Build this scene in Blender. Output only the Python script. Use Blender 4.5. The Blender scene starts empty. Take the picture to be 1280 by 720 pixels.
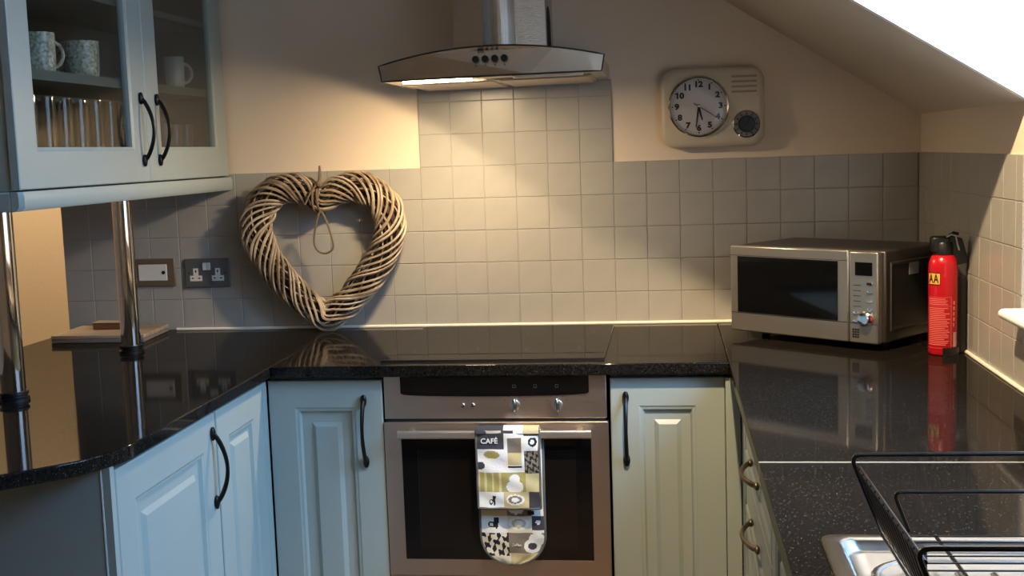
import bpy, bmesh, math, random
from mathutils import Vector, Matrix, Euler
random.seed(7)
PI = math.pi
scene = bpy.context.scene
COL = scene.collection
R = math.radians

# ------------------------------------------------------------------ camera
CAM = (0.778014, -3.793972, 1.455432)
YAW, PITCH, ROLL, FPX = 0.129766, -0.113192, -0.033469, 1504.2253
cy_, sy_ = math.cos(YAW), math.sin(YAW)
fw = Vector((-sy_*math.cos(PITCH), cy_*math.cos(PITCH), math.sin(PITCH)))
rt = Vector((cy_, sy_, 0)); up = rt.cross(fw)
rt2 = math.cos(ROLL)*rt + math.sin(ROLL)*up
up2 = -math.sin(ROLL)*rt + math.cos(ROLL)*up
cd = bpy.data.cameras.new('camera'); cam = bpy.data.objects.new('camera', cd); COL.objects.link(cam)
m = Matrix((rt2, up2, -fw)).transposed().to_4x4(); m.translation = Vector(CAM)
cam.matrix_world = m
cd.sensor_width = 36; cd.lens = 36*FPX/1280; cd.clip_start = 0.02
scene.camera = cam

# ------------------------------------------------------------------ light
def lin(c):
    return tuple((v/12.92 if v <= .04045 else ((v+.055)/1.055)**2.4) for v in (x/255 for x in c))
w = bpy.data.worlds.new('world'); scene.world = w; w.use_nodes = True
w.node_tree.nodes['Background'].inputs[0].default_value = (0.40, 0.63, 1.0, 1)
w.node_tree.nodes['Background'].inputs[1].default_value = 3.0
def area_light(name, loc, rot, sx, sy, power, color):
    l = bpy.data.lights.new(name, 'AREA'); l.shape = 'RECTANGLE'; l.size = sx; l.size_y = sy
    l.energy = power; l.color = color
    o = bpy.data.objects.new(name, l); COL.objects.link(o); o.location = loc; o.rotation_euler = rot
    return o
# daylight entering by the window of the dormer (right wall)
SKYL = area_light('window_daylight', (3.4, -2.3, 3.3), (0, 0, 0), 2.0, 2.0, 320, (0.27, 0.56, 1.0))
SKYL.rotation_euler = Vector((-3.7, .8, -2.6)).to_track_quat('-Z', 'Y').to_euler()
WARM = (1.0, 0.75, 0.45)
vs = scene.view_settings
vs.view_transform = 'Standard'; vs.look = 'None'; vs.exposure = 0.40; vs.gamma = 1.0; vs.use_curve_mapping = False

# ------------------------------------------------------------------ materials
MATS = {}
def mat(name, rgb, rough=.5, metal=0., noise=None, bump=None, spec=None, coat=0., emit=None, var=0., stretch=(1,1,1), rgb2=None):
    """rgb in sRGB 0-255.  noise = scale of a colour variation towards rgb2, bump=(scale,strength)."""
    if name in MATS: return MATS[name]
    mt = bpy.data.materials.new(name); mt.use_nodes = True
    nt = mt.node_tree; b = nt.nodes['Principled BSDF']
    b.inputs['Base Color'].default_value = (*lin(rgb), 1)
    b.inputs['Roughness'].default_value = rough; b.inputs['Metallic'].default_value = metal
    if spec is not None: b.inputs['Specular IOR Level'].default_value = spec
    if coat: b.inputs['Coat Weight'].default_value = coat; b.inputs['Coat Roughness'].default_value = .08
    if emit:
        b.inputs['Emission Color'].default_value = (*emit[0], 1); b.inputs['Emission Strength'].default_value = emit[1]
    if noise or bump:
        tc = nt.nodes.new('ShaderNodeTexCoord'); mp = nt.nodes.new('ShaderNodeMapping')
        mp.inputs['Scale'].default_value = stretch
        nt.links.new(tc.outputs['Object'], mp.inputs['Vector'])
    if noise:
        n = nt.nodes.new('ShaderNodeTexNoise'); n.inputs['Scale'].default_value = noise; n.inputs['Detail'].default_value = 4
        nt.links.new(mp.outputs[0], n.inputs['Vector'])
        cr = nt.nodes.new('ShaderNodeValToRGB')
        cr.color_ramp.elements[0].position = .35; cr.color_ramp.elements[1].position = .65
        cr.color_ramp.elements[0].color = (*lin(rgb), 1)
        cr.color_ramp.elements[1].color = (*lin(rgb2 or tuple(v*.88 for v in rgb)), 1)
        nt.links.new(n.outputs['Fac'], cr.inputs[0]); nt.links.new(cr.outputs[0], b.inputs['Base Color'])
    if bump:
        n2 = nt.nodes.new('ShaderNodeTexNoise'); n2.inputs['Scale'].default_value = bump[0]; n2.inputs['Detail'].default_value = 3
        nt.links.new(mp.outputs[0], n2.inputs['Vector'])
        bp = nt.nodes.new('ShaderNodeBump'); bp.inputs['Strength'].default_value = bump[1]; bp.inputs['Distance'].default_value = .002
        nt.links.new(n2.outputs['Fac'], bp.inputs['Height']); nt.links.new(bp.outputs[0], b.inputs['Normal'])
    MATS[name] = mt
    return mt
def glass_mat(name, tint, gloss=.08, rough=.03):
    if name in MATS: return MATS[name]
    mt = bpy.data.materials.new(name); mt.use_nodes = True; nt = mt.node_tree; nt.nodes.clear()
    out = nt.nodes.new('ShaderNodeOutputMaterial'); mix = nt.nodes.new('ShaderNodeMixShader')
    tr = nt.nodes.new('ShaderNodeBsdfTransparent'); gl = nt.nodes.new('ShaderNodeBsdfGlossy')
    tr.inputs[0].default_value = (*lin(tint), 1); gl.inputs['Roughness'].default_value = rough
    lw = nt.nodes.new('ShaderNodeLayerWeight'); lw.inputs[0].default_value = gloss*3
    mr = nt.nodes.new('ShaderNodeMath'); mr.operation = 'MULTIPLY_ADD'; mr.inputs[1].default_value = .55; mr.inputs[2].default_value = gloss
    nt.links.new(lw.outputs['Fresnel'], mr.inputs[0]); nt.links.new(mr.outputs[0], mix.inputs[0])
    nt.links.new(tr.outputs[0], mix.inputs[1]); nt.links.new(gl.outputs[0], mix.inputs[2]); nt.links.new(mix.outputs[0], out.inputs[0])
    MATS[name] = mt
    return mt

PLASTER = mat('cream_plaster', (226, 208, 184), .85, bump=(60, .25))
CEILP = mat('ceiling_plaster', (214, 200, 180), .9, bump=(50, .3))
WHITEP = mat('white_plaster', (244, 242, 236), .85)
TILE = mat('taupe_tile', (170, 166, 157), .28, noise=9, rgb2=(163, 159, 151), bump=(22, .12))
GROUT = mat('grout', (160, 156, 147), .7)
SEAL = mat('sealant', (240, 232, 215), .5)
PAINT = mat('painted_wood', (160, 168, 161), .42, noise=3, rgb2=(156, 164, 157), bump=(90, .08))
CARC = mat('carcass', (120, 128, 130), .6)
STEEL = mat('brushed_steel', (206, 196, 182), .27, 1.0, bump=(45, .25), stretch=(1, 1, 22))
STEELH = mat('brushed_steel_oven', (206, 191, 180), .36, 1.0, bump=(45, .2), stretch=(1, 1, 22))
SINKS = mat('sink_steel', (158, 155, 150), .26, 1.0)
CHROME = mat('chrome', (225, 225, 225), .06, 1.0)
BLACKGL = mat('black_glass', (10, 10, 11), .05, spec=.6)
BLACKP = mat('black_plastic', (14, 14, 15), .4)
BLACKM = mat('black_wire', (9, 9, 10), .28, spec=.6)
GAP = mat('dark_gap', (8, 8, 8), .9)
IRON = mat('black_iron', (30, 28, 26), .35, .6)
BRONZE = mat('antique_bronze', (105, 92, 72), .33, .9)
DARKST = mat('dark_edge', (26, 25, 24), .4)
MUGW = mat('mug_ceramic', (222, 212, 188), .3, noise=130, rgb2=(128, 122, 108))
MUGP = mat('plain_ceramic', (205, 204, 198), .25)
GLASSW = glass_mat('drinking_glass', (236, 240, 240), .07)
PANE = glass_mat('pane_glass', (240, 243, 242), .03)
WINPANE = glass_mat('window_glass', (250, 252, 252), .03)
WICKER = mat('willow', (194, 174, 146), .55, noise=14, rgb2=(122, 100, 78), bump=(120, .4))
WICKERD = mat('willow_dark', (70, 54, 41), .8, noise=16, rgb2=(40, 30, 23))
TWINE = mat('twine', (114, 97, 76), .9, bump=(300, .8))
CLOCKB = mat('clock_body', (196, 182, 158), .35)
CLOCKF = mat('clock_face', (196, 190, 186), .5)
BLACKI = mat('black_ink', (14, 13, 13), .6)
GREYI = mat('grey_metal_paint', (120, 118, 116), .4)
REDP = mat('red_enamel', (186, 18, 30), .25, coat=.4)
ORANGE = mat('orange_label', (240, 170, 70), .5)
PINKI = mat('pale_label_ink', (228, 118, 110), .6)
FLOORM = mat('floor_vinyl', (120, 104, 88), .5, noise=6)
WOODB = mat('board_wood', (180, 158, 134), .5, noise=10, rgb2=(152, 128, 104), stretch=(1, 9, 9))
WOODD = mat('dark_wood', (122, 78, 50), .5, noise=10, stretch=(1, 8, 8))
SOCKG = mat('socket_plate_grey', (112, 116, 116), .38, .5)
SOCKB = mat('socket_plate_bronze', (130, 116, 96), .42, .5)
SOCKW = mat('socket_white', (226, 224, 216), .4)
WINF = mat('window_frame_paint', (245, 244, 238), .4)

def quartz():
    mt = bpy.data.materials.new('black_quartz'); mt.use_nodes = True; nt = mt.node_tree; b = nt.nodes['Principled BSDF']
    tc = nt.nodes.new('ShaderNodeTexCoord')
    v = nt.nodes.new('ShaderNodeTexVoronoi'); v.inputs['Scale'].default_value = 430
    nt.links.new(tc.outputs['Object'], v.inputs['Vector'])
    sep = nt.nodes.new('ShaderNodeSeparateColor'); nt.links.new(v.outputs['Color'], sep.inputs[0])
    gt = nt.nodes.new('ShaderNodeMath'); gt.operation = 'GREATER_THAN'; gt.inputs[1].default_value = .93
    nt.links.new(sep.outputs[0], gt.inputs[0])
    lt = nt.nodes.new('ShaderNodeMath'); lt.operation = 'LESS_THAN'; lt.inputs[1].default_value = .30
    nt.links.new(v.outputs['Distance'], lt.inputs[0])
    mu = nt.nodes.new('ShaderNodeMath'); mu.operation = 'MULTIPLY'
    nt.links.new(gt.outputs[0], mu.inputs[0]); nt.links.new(lt.outputs[0], mu.inputs[1])
    n = nt.nodes.new('ShaderNodeTexNoise'); n.inputs['Scale'].default_value = 220; n.inputs['Detail'].default_value = 4
    nt.links.new(tc.outputs['Object'], n.inputs['Vector'])
    cr = nt.nodes.new('ShaderNodeValToRGB')
    cr.color_ramp.elements[0].position = .4; cr.color_ramp.elements[0].color = (*lin((17, 16, 15)), 1)
    cr.color_ramp.elements[1].position = .7; cr.color_ramp.elements[1].color = (*lin((36, 32, 28)), 1)
    nt.links.new(n.outputs['Fac'], cr.inputs[0])
    mx = nt.nodes.new('ShaderNodeMix'); mx.data_type = 'RGBA'
    nt.links.new(mu.outputs[0], mx.inputs['Factor']); nt.links.new(cr.outputs[0], mx.inputs['A'])
    mx.inputs['B'].default_value = (*lin((124, 114, 96)), 1)
    # polished stone: dark diffuse body under a partial polish
    df = nt.nodes.new('ShaderNodeBsdfDiffuse'); gl = nt.nodes.new('ShaderNodeBsdfGlossy'); gl.inputs['Roughness'].default_value = .06
    fr = nt.nodes.new('ShaderNodeFresnel'); fr.inputs['IOR'].default_value = 1.5
    mf = nt.nodes.new('ShaderNodeMath'); mf.operation = 'MULTIPLY'; mf.inputs[1].default_value = .55
    ms = nt.nodes.new('ShaderNodeMixShader'); out = nt.nodes['Material Output']
    nt.links.new(mx.outputs['Result'], df.inputs[0]); nt.links.new(fr.outputs[0], mf.inputs[0]); nt.links.new(mf.outputs[0], ms.inputs[0])
    nt.links.new(df.outputs[0], ms.inputs[1]); nt.links.new(gl.outputs[0], ms.inputs[2]); nt.links.new(ms.outputs[0], out.inputs[0])
    nt.nodes.remove(b)
    return mt
QUARTZ = quartz()
def polished_black(name, rgb, k):
    mt = bpy.data.materials.new(name); mt.use_nodes = True; nt = mt.node_tree; nt.nodes.clear()
    df = nt.nodes.new('ShaderNodeBsdfDiffuse'); gl = nt.nodes.new('ShaderNodeBsdfGlossy'); gl.inputs['Roughness'].default_value = .03
    df.inputs[0].default_value = (*lin(rgb), 1)
    fr = nt.nodes.new('ShaderNodeFresnel'); fr.inputs['IOR'].default_value = 1.5
    mf = nt.nodes.new('ShaderNodeMath'); mf.operation = 'MULTIPLY'; mf.inputs[1].default_value = k
    ms = nt.nodes.new('ShaderNodeMixShader'); out = nt.nodes.new('ShaderNodeOutputMaterial')
    nt.links.new(fr.outputs[0], mf.inputs[0]); nt.links.new(mf.outputs[0], ms.inputs[0])
    nt.links.new(df.outputs[0], ms.inputs[1]); nt.links.new(gl.outputs[0], ms.inputs[2]); nt.links.new(ms.outputs[0], out.inputs[0])
    return mt
HOBGL = polished_black('hob_glass', (14, 14, 14), .62)

# ------------------------------------------------------------------ mesh helpers
class MB:
    def __init__(s): s.v = []; s.f = []; s.mi = []; s.cur = 0
    def add(s, vs, fs):
        o = len(s.v); s.v += [tuple(p) for p in vs]
        for f in fs: s.f.append(tuple(i+o for i in f)); s.mi.append(s.cur)
        return s
    def box(s, x0, x1, y0, y1, z0, z1):
        x0, x1 = sorted((x0, x1)); y0, y1 = sorted((y0, y1)); z0, z1 = sorted((z0, z1))
        return s.add([(x0,y0,z0),(x1,y0,z0),(x1,y1,z0),(x0,y1,z0),(x0,y0,z1),(x1,y0,z1),(x1,y1,z1),(x0,y1,z1)],
            [(0,3,2,1),(4,5,6,7),(0,1,5,4),(1,2,6,5),(2,3,7,6),(3,0,4,7)])
    def loops(s, loops, cap0=True, cap1=True, closed=True):
        n = len(loops[0]); vs = [p for l in loops for p in l]; fs = []
        for i in range(len(loops)-1):
            for j in range(n if closed else n-1):
                k = (j+1) % n
                fs.append((i*n+j, i*n+k, (i+1)*n+k, (i+1)*n+j))
        if cap0: fs.append(tuple(reversed(range(n))))
        if cap1: fs.append(tuple(range((len(loops)-1)*n, len(loops)*n)))
        return s.add(vs, fs)
    def lathe(s, prof, n=24, c=(0,0,0), cap0=True, cap1=True):
        ls = [[(c[0]+r*math.cos(2*PI*k/n), c[1]+r*math.sin(2*PI*k/n), c[2]+z) for k in range(n)] for r, z in prof]
        return s.loops(ls, cap0, cap1)
    def prism(s, poly, z0, z1):
        return s.loops([[(x, y, z0) for x, y in poly], [(x, y, z1) for x, y in poly]])
    def tube(s, path, r, n=8, closed=False, flat=1.0):
        P = [Vector(p) for p in path]; N = len(P); rs = r if isinstance(r, (list, tuple)) else [r]*N
        prev = None; ls = []
        for i in range(N):
            if closed: t = P[(i+1) % N]-P[i-1]
            else: t = P[min(i+1, N-1)]-P[max(i-1, 0)]
            t.normalize()
            if prev is None:
                a = Vector((0,0,1)) if abs(t.z) < .9 else Vector((1,0,0))
                u = (a-t*a.dot(t)).normalized()
            else: u = (prev-t*prev.dot(t)).normalized()
            prev = u; v = t.cross(u)
            ls.append([tuple(P[i]+rs[i]*(math.cos(2*PI*k/n)*u+flat*math.sin(2*PI*k/n)*v)) for k in range(n)])
        if closed: ls.append(ls[0]); return s.loops(ls, False, False)
        return s.loops(ls)
    def sphere(s, c, rx, ry, rz, n=12, m=8):
        ls = []
        for i in range(1, m):
            a = PI*i/m
            ls.append([(c[0]+rx*math.sin(a)*math.cos(2*PI*k/n), c[1]+ry*math.sin(a)*math.sin(2*PI*k/n), c[2]-rz*math.cos(a)) for k in range(n)])
        return s.loops(ls)
    def rects(s, w, h, prof, fill=True, back=None, x0=0, z0=0):
        """nested rectangles in the XZ plane: prof = [(inset, y)]"""
        ls = [[(x0+i, y, z0+i), (x0+w-i, y, z0+i), (x0+w-i, y, z0+h-i), (x0+i, y, z0+h-i)] for i, y in prof]
        return s.loops(ls, back is not None, fill)
    def mesh(s, name, mats, smooth=False):
        me = bpy.data.meshes.new(name); me.from_pydata(s.v, [], s.f)
        for mt in (mats if isinstance(mats, (list, tuple)) else [mats]): me.materials.append(mt)
        for p, i in zip(me.polygons, s.mi): p.material_index = i
        bm = bmesh.new(); bm.from_mesh(me); bmesh.ops.recalc_face_normals(bm, faces=bm.faces); bm.to_mesh(me); bm.free()
        if smooth:
            me.polygons.foreach_set('use_smooth', [True]*len(me.polygons))
            try: me.set_sharp_from_angle(angle=R(38))
            except Exception: pass
        return me
    def build(s, name, mats, parent=None, loc=(0,0,0), rot=(0,0,0), smooth=False, bevel=0, seg=2):
        o = bpy.data.objects.new(name, s.mesh(name, mats, smooth or bevel > 0)); COL.objects.link(o)
        o.location = loc; o.rotation_euler = rot
        if parent is not None: o.parent = parent
        if bevel:
            b = o.modifiers.new('bevel', 'BEVEL'); b.width = bevel; b.segments = seg; b.limit_method = 'ANGLE'; b.angle_limit = R(40)
        return o
def tag(o, label, cat, group=None):
    o['label'] = label; o['category'] = cat
    if group: o['group'] = group
    return o
def thing(name, label, cat, loc=(0,0,0), rot=(0,0,0), group=None):
    o = bpy.data.objects.new(name, None); COL.objects.link(o); o.location = loc; o.rotation_euler = rot
    o.empty_display_size = .05
    return tag(o, label, cat, group)
def struct(o): o['kind'] = 'structure'; return o
def copy_obj(o, parent, loc=None, rot=None):
    c = o.copy(); COL.objects.link(c); c.parent = parent
    if loc is not None: c.location = loc
    if rot is not None: c.rotation_euler = rot
    return c
def copy_tree(o, parent=None):
    c = copy_obj(o, parent)
    for ch in list(o.children): copy_tree(ch, c)
    return c
def rrect(w, h, r, n=6, cx=0, cy=0):
    pts = []
    for (sx, sy, a0) in ((1,1,0),(-1,1,90),(-1,-1,180),(1,-1,270)):
        for k in range(n+1):
            a = R(a0+90*k/n); pts.append((cx+sx*(w/2-r)+r*math.cos(a), cy+sy*(h/2-r)+r*math.sin(a)))
    return pts
def text_mesh(txt, size, name, material, parent, loc, rot=(R(90),0,0), extrude=.0003, sx=1.0, align='CENTER', bold=0.0):
    cu = bpy.data.curves.new(name, 'FONT'); cu.body = txt; cu.size = size; cu.extrude = extrude
    cu.align_x = align; cu.align_y = 'CENTER'; cu.resolution_u = 3; cu.offset = bold
    t = bpy.data.objects.new(name, cu); COL.objects.link(t)
    dg = bpy.context.evaluated_depsgraph_get(); dg.update()
    me = bpy.data.meshes.new_from_object(t.evaluated_get(dg)); bpy.data.objects.remove(t)
    me.materials.clear(); me.materials.append(material)
    o = bpy.data.objects.new(name, me); COL.objects.link(o); o.parent = parent; o.location = loc; o.rotation_euler = rot
    o.scale = (sx, 1, 1)
    return o

T = 0.1025           # tile pitch
WT = 0.90            # worktop height
XL, XR = -1.2254, 1.5402
SL = 0.624           # slope of the roof, rise per metre
ZE = 1.530           # height where the slope meets the right wall
CEIL = 2.58
Y0D, Y1D = -1.09, -2.75   # dormer opening
REAR = -4.7
def slz(x): return ZE+SL*(XR-x)
xtop = XR-(CEIL-ZE)/SL

# ------------------------------------------------------------------ room shell
XD0, YD0 = -3.6, .95        # the dining side beyond the peninsula
struct(MB().box(XD0-.15, XR+.4, REAR-.1, YD0+.1, -.1, 0).build('floor', FLOORM))
wall_back = struct(MB().box(XL, XR+.3, .006, .13, 0, CEIL+.3).build('wall_back', PLASTER, bevel=.004))
struct(MB().box(XL, XL+.12, .13, YD0, 0, CEIL+.3).build('wall_return', PLASTER))
struct(MB().box(XD0, XL+.12, YD0, YD0+.12, 0, CEIL+.3).build('wall_dining', PLASTER))
struct(MB().box(XD0-.15, XD0, REAR, YD0+.1, 0, CEIL+.3).build('wall_left', PLASTER))
struct(MB().box(XD0-.15, XR+.3, REAR-.12, REAR, 0, CEIL+.3).build('wall_rear', PLASTER))
# right wall with the window opening
WY0, WY1, WZ0, WZ1 = -1.078, -2.45, 1.06, 2.42
wr = MB(); xa, xb = XR+.006, XR+.16
wr.box(xa, xb, .006, WY0, 0, CEIL+.3)
wr.box(xa, xb, WY1, REAR, 0, CEIL+.3)
wr.box(xa, xb, WY0, WY1, 0, WZ0)
wr.box(xa, xb, WY0, WY1, WZ1, CEIL+.3)
wall_right = struct(wr.build('wall_right', PLASTER))
# ceiling: flat part, sloping parts, dormer cheeks
struct(MB().box(XD0, xtop, REAR, YD0, CEIL, CEIL+.1).build('ceiling', CEILP))
def slope_piece(name, ya, yb):
    x1 = XR+.02
    ls = [[(x1, y, slz(x1)), (xtop-.01, y, slz(xtop-.01)), (xtop-.01, y, slz(xtop)+.12), (x1, y, slz(x1)+.12)] for y in (ya, yb)]
    return struct(MB().loops(ls).build(name, CEILP))
slope_piece('ceiling_slope', .02, Y0D+.025)
slope_piece('ceiling_slope_near', Y1D-.025, REAR)
struct(MB().box(xtop-.02, XR+.02, Y0D, Y1D, CEIL, CEIL+.1).build('ceiling_dormer', WHITEP))
def cheek(name, ya, yb):
    x1 = XR+.02
    ls = [[(x1, y, slz(x1)), (xtop-.02, y, slz(xtop-.02)), (xtop-.02, y, CEIL+.05), (x1, y, CEIL+.05)] for y in (ya, yb)]
    return struct(MB().loops(ls).build(name, WHITEP))
cheek('wall_dormer_cheek', Y0D, Y0D+.025)
cheek('wall_dormer_cheek_near', Y1D-.025, Y1D)

# window
win = MB()
win.box(xa+.05, xa+.10, WY0, WY0-.06, WZ0, WZ1).box(xa+.05, xa+.10, WY1+.06, WY1, WZ0, WZ1)
win.box(xa+.05, xa+.10, WY0, WY1, WZ0, WZ0+.06).box(xa+.05, xa+.10, WY0, WY1, WZ1-.06, WZ1)
window = struct(win.build('window_1', WINF))
ym = (WY0+WY1)/2
MB().box(xa+.05, xa+.10, ym-.03, ym+.03, WZ0+.06, WZ1-.06).build('window_mullion', WINF, window)
for a, b_ in ((WY0-.06, ym+.03), (ym-.03, WY1+.06)):
    MB().box(xa+.07, xa+.076, a, b_, WZ0+.06, WZ1-.06).build('window_pane', WINPANE, window)
# window sill with a rounded nose
ls = []
for y in (-1.072, WY1-.05):
    prof = [(XR+.055, 1.056), (XR+.055, 1.078), (1.503, 1.078)] + [(1.503-.011*math.sin(R(a)), 1.067+.011*math.cos(R(a))) for a in (30, 60, 90, 120, 150)] + [(1.503, 1.056)]
    ls.append([(x, y, z) for x, z in prof])
MB().loops(ls).build('window_sill', WINF, window, bevel=.003)
struct(MB().box(1.53, XR+.005, -1.10, -2.28, 1.02, 1.056).build('trim_3', GROUT))

# ------------------------------------------------------------------ wall tiles
def tile_mesh(wd, ht):
    b = .0013; g = .0008
    x0, x1, z0, z1 = g, wd-g, g, ht-g
    l0 = [(x0, .006, z0), (x1, .006, z0), (x1, .006, z1), (x0, .006, z1)]
    l1 = [(x0, .0011, z0), (x1, .0011, z0), (x1, .0011, z1), (x0, .0011, z1)]
    l2 = [(x0+b, 0, z0+b), (x1-b, 0, z0+b), (x1-b, 0, z1-b), (x0+b, 0, z1-b)]
    return MB().loops([l0, l1, l2], False, True).mesh('tile', TILE)
TM = {}
def put_tile(parent, x, z, wd, ht, right=False):
    k = (round(wd, 4), round(ht, 4))
    if k not in TM: TM[k] = tile_mesh(wd, ht)
    o = bpy.data.objects.new('tile', TM[k]); COL.objects.link(o); o.parent = parent
    j = lambda: random.uniform(-1, 1)*R(.22)
    if right: o.location = (XR, x, z); o.rotation_euler = (j(), 0, R(-90)+j())
    else: o.location = (x, 0, z); o.rotation_euler = (j(), 0, j())
for c in range(-12, 16):
    x0 = c*T; x1 = x0+T
    x0 = max(x0, XL); x1 = min(x1, XR)
    if x1-x0 < .012: continue
    for r in range(5): put_tile(wall_back, x0, WT+r*T, x1-x0, T)
for c in range(6):
    for r in (5, 6): put_tile(wall_back, c*T, WT+r*T, T, T)
    put_tile(wall_back, c*T, WT+7*T, T, .05)
for c in range(16):
    y = -c*T
    for r in range(5):
        if c == 10 and r > 0: put_tile(wall_right, y, WT+r*T, y-WY0-.001, T, True); continue
        if y-T < WY0 and r > 1: continue
        if y-T < WY0 and r == 1: put_tile(wall_right, y, WT+r*T, T, .048, True); continue
        put_tile(wall_right, y, WT+r*T, T, T, True)
# grout bed behind the tiles
MB().box(XL, XR, .0019, .0065, WT, WT+5*T-.001).box(0, 6*T, .0019, .0065, WT+5*T-.001, WT+7*T+.05).build('grout_bed', GROUT, wall_back)
MB().box(XR+.0019, XR+.0065, .003, WY0+.001, WT, WT+5*T-.001).box(XR+.0019, XR+.0065, WY0+.001, -16*T, WT, WT+.15).build('grout_bed', GROUT, wall_right)
# sealant beads
struct(MB().tube([(XL+.38, -.003, WT+.003), (.2, -.003, WT+.003), (XR-.005, -.003, WT+.003)], .0055, 8).build('trim_1', SEAL, smooth=True))
struct(MB().tube([(XR-.003, -.006, WT+.003), (XR-.003, -1.6, WT+.003), (XR-.003, -2.95, WT+.003)], .005, 8).build('trim_2', SEAL, smooth=True))

# ------------------------------------------------------------------ worktops
XP = -.288           # peninsula front edge
XRF = .930           # right run front edge
YF = -.712           # back run front edge
TH = .030
pen = [(XL+.001, -.004), (XP, -.004), (XP, -1.555)]
for (x, y) in ((-.2925, -1.585), (-.300, -1.612), (-.314, -1.646), (-.335, -1.690), (-.385, -1.740), (-.437, -1.789), (-.56, -1.885), (-.72, -1.965), (-.90, -2.01), (-1.06, -2.02)):
    pen.append((x, y))
pen.append((XL+.001, -2.02))
tag(MB().prism(pen, WT-TH, WT).build('worktop', QUARTZ, bevel=.003),
    'glossy black worktop of the peninsula under the wall cabinet, with a curved end', 'worktop', 'black worktops')
tag(MB().box(XP+.0006, XRF-.0006, -.004, YF, WT-TH, WT).build('worktop', QUARTZ, bevel=.003),
    'glossy black worktop along the back wall over the oven', 'worktop', 'black worktops')
tag(MB().box(XRF, XR-.001, -.004, -1.6995, WT-TH, WT).build('worktop', QUARTZ, bevel=.002),
    'black sparkly worktop under the microwave and fire extinguisher', 'worktop', 'black worktops')
# worktop round the sink, with its cut-out
hx0, hx1, hy0, hy1 = 1.002, 1.472, -2.118, -2.936
o4 = [(XRF, -1.7035), (XR-.001, -1.7035), (XR-.001, -3.0), (XRF, -3.0)]
i4 = [(hx0, hy0), (hx1, hy0), (hx1, hy1), (hx0, hy1)]
tag(MB().loops([[(x, y, WT) for x, y in i4], [(x, y, WT) for x, y in o4], [(x, y, WT-TH) for x, y in o4], [(x, y, WT-TH) for x, y in i4], [(x, y, WT) for x, y in i4]], False, False).build('worktop', QUARTZ),
    'black sparkly worktop around the steel sink', 'worktop', 'black worktops')
tag(MB().box(XRF, XR-.001, -1.6997, -1.7033, WT-TH+.002, WT+.0012).build('joint_strip', mat('joint_metal', (214, 200, 176), .35, .3)), 'thin metal joint strip across the right worktop', 'strip')

# ------------------------------------------------------------------ handles and doors
def handle_mesh(L=.178, out=.030, mats=IRON):
    mb = MB(); n = 18; path = []; rs = []
    for i in range(n+1):
        t = i/n; z = L*(.5-t)*.93
        path.append((0, -.006-out*math.sin(PI*t)**.75, z)); rs.append(.0048+.0012*abs(math.cos(PI*t)))
    mb.tube(path, rs, 8)
    for sg in (1, -1):
        mb.sphere((0, -.005, sg*L*.47), .0088, .0062, .0175, 12, 8)
    return mb.mesh('handle', mats, True)
HM = handle_mesh(); HB = handle_mesh(.20, .025, BRONZE)
def put_handle(parent, loc, rot=(0,0,0), me=None):
    o = bpy.data.objects.new('handle', me or HM); COL.objects.link(o); o.parent = parent; o.location = loc; o.rotation_euler = rot
    return o
def panel_door(parent, wd, ht, loc, rot, i1=.083, i2=.050, handle=None, me=None, name='door'):
    fr = MB().rects(wd, ht, [(.0, 0), (0, -.0185), (.0022, -.0205), (i1-.004, -.0205), (i1, -.0185), (i1+.006, -.0175), (i1+.011, -.0095)], fill=False)
    d = fr.build(name, PAINT, parent, loc, rot)
    MB().rects(wd, ht, [(i1+.008, -.0096), (i1+i2-.012, -.0096), (i1+i2-.001, -.0172), (i1+i2, -.0176)], fill=True).build('raised_panel', PAINT, d)
    if handle: put_handle(d, handle, me=me)
    return d
ZD0, ZD1 = .15, .857
def base_unit(label, box, cat='cabinet', group='base cabinets'):
    c = thing('base_cabinet', label, cat, ((box[0]+box[1])/2, (box[2]+box[3])/2, 0), group=group)
    cx, cyy = c.location.x, c.location.y
    MB().box(box[0]-cx, box[1]-cx, box[2]-cyy, box[3]-cyy, .12, WT-TH-.001).build('carcass', CARC, c)
    MB().box(box[0]-cx+.03, box[1]-cx-.03, box[2]-cyy-.02, box[3]-cyy+.05, 0, .12).build('plinth', CARC, c)
    return c
def rel(c, p): return (p[0]-c.location.x, p[1]-c.location.y, p[2])
XDP = XP-.020        # front of peninsula doors
HD = ZD1-ZD0
# peninsula units (doors face +x)
c = base_unit('pale blue painted peninsula cabinet with wide raised-panel door and bow handle', (-1.20, XDP-.022, -1.068, -1.602))
panel_door(c, .530, HD, rel(c, (XDP-.0205, -1.600, ZD0)), (0, 0, R(90)), handle=(.500, -.0205, .727-.15))
c = base_unit('pale blue painted peninsula cabinet with narrow handleless door next to the inner corner', (-1.20, XDP-.022, -.03, -1.064))
panel_door(c, .336, HD, rel(c, (XDP-.0205, -1.062, ZD0)), (0, 0, R(90)), i1=.080, i2=.036)
MB().box(*[v-c.location.x for v in (XDP-.0205, XDP-.001)], -.724-c.location.y, -.690-c.location.y, ZD0, ZD1).build('corner_post', PAINT, c)
# end panel under the worktop's curved end
e = thing('end_panel', 'dark slate blue end panel closing off the peninsula', 'panel', (-.76, -1.615, 0))
MB().box(-.45, .431, -.009, .009, 0, WT-TH-.001).build('board', PAINT, e)
MB().box(.4325, .4355, -.010, .010, 0, WT-TH-.001).build('edge_strip', WINF, e)
MB().box(.437, .4525, -.009, .009, 0, WT-TH-.001).build('post', PAINT, e)
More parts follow.
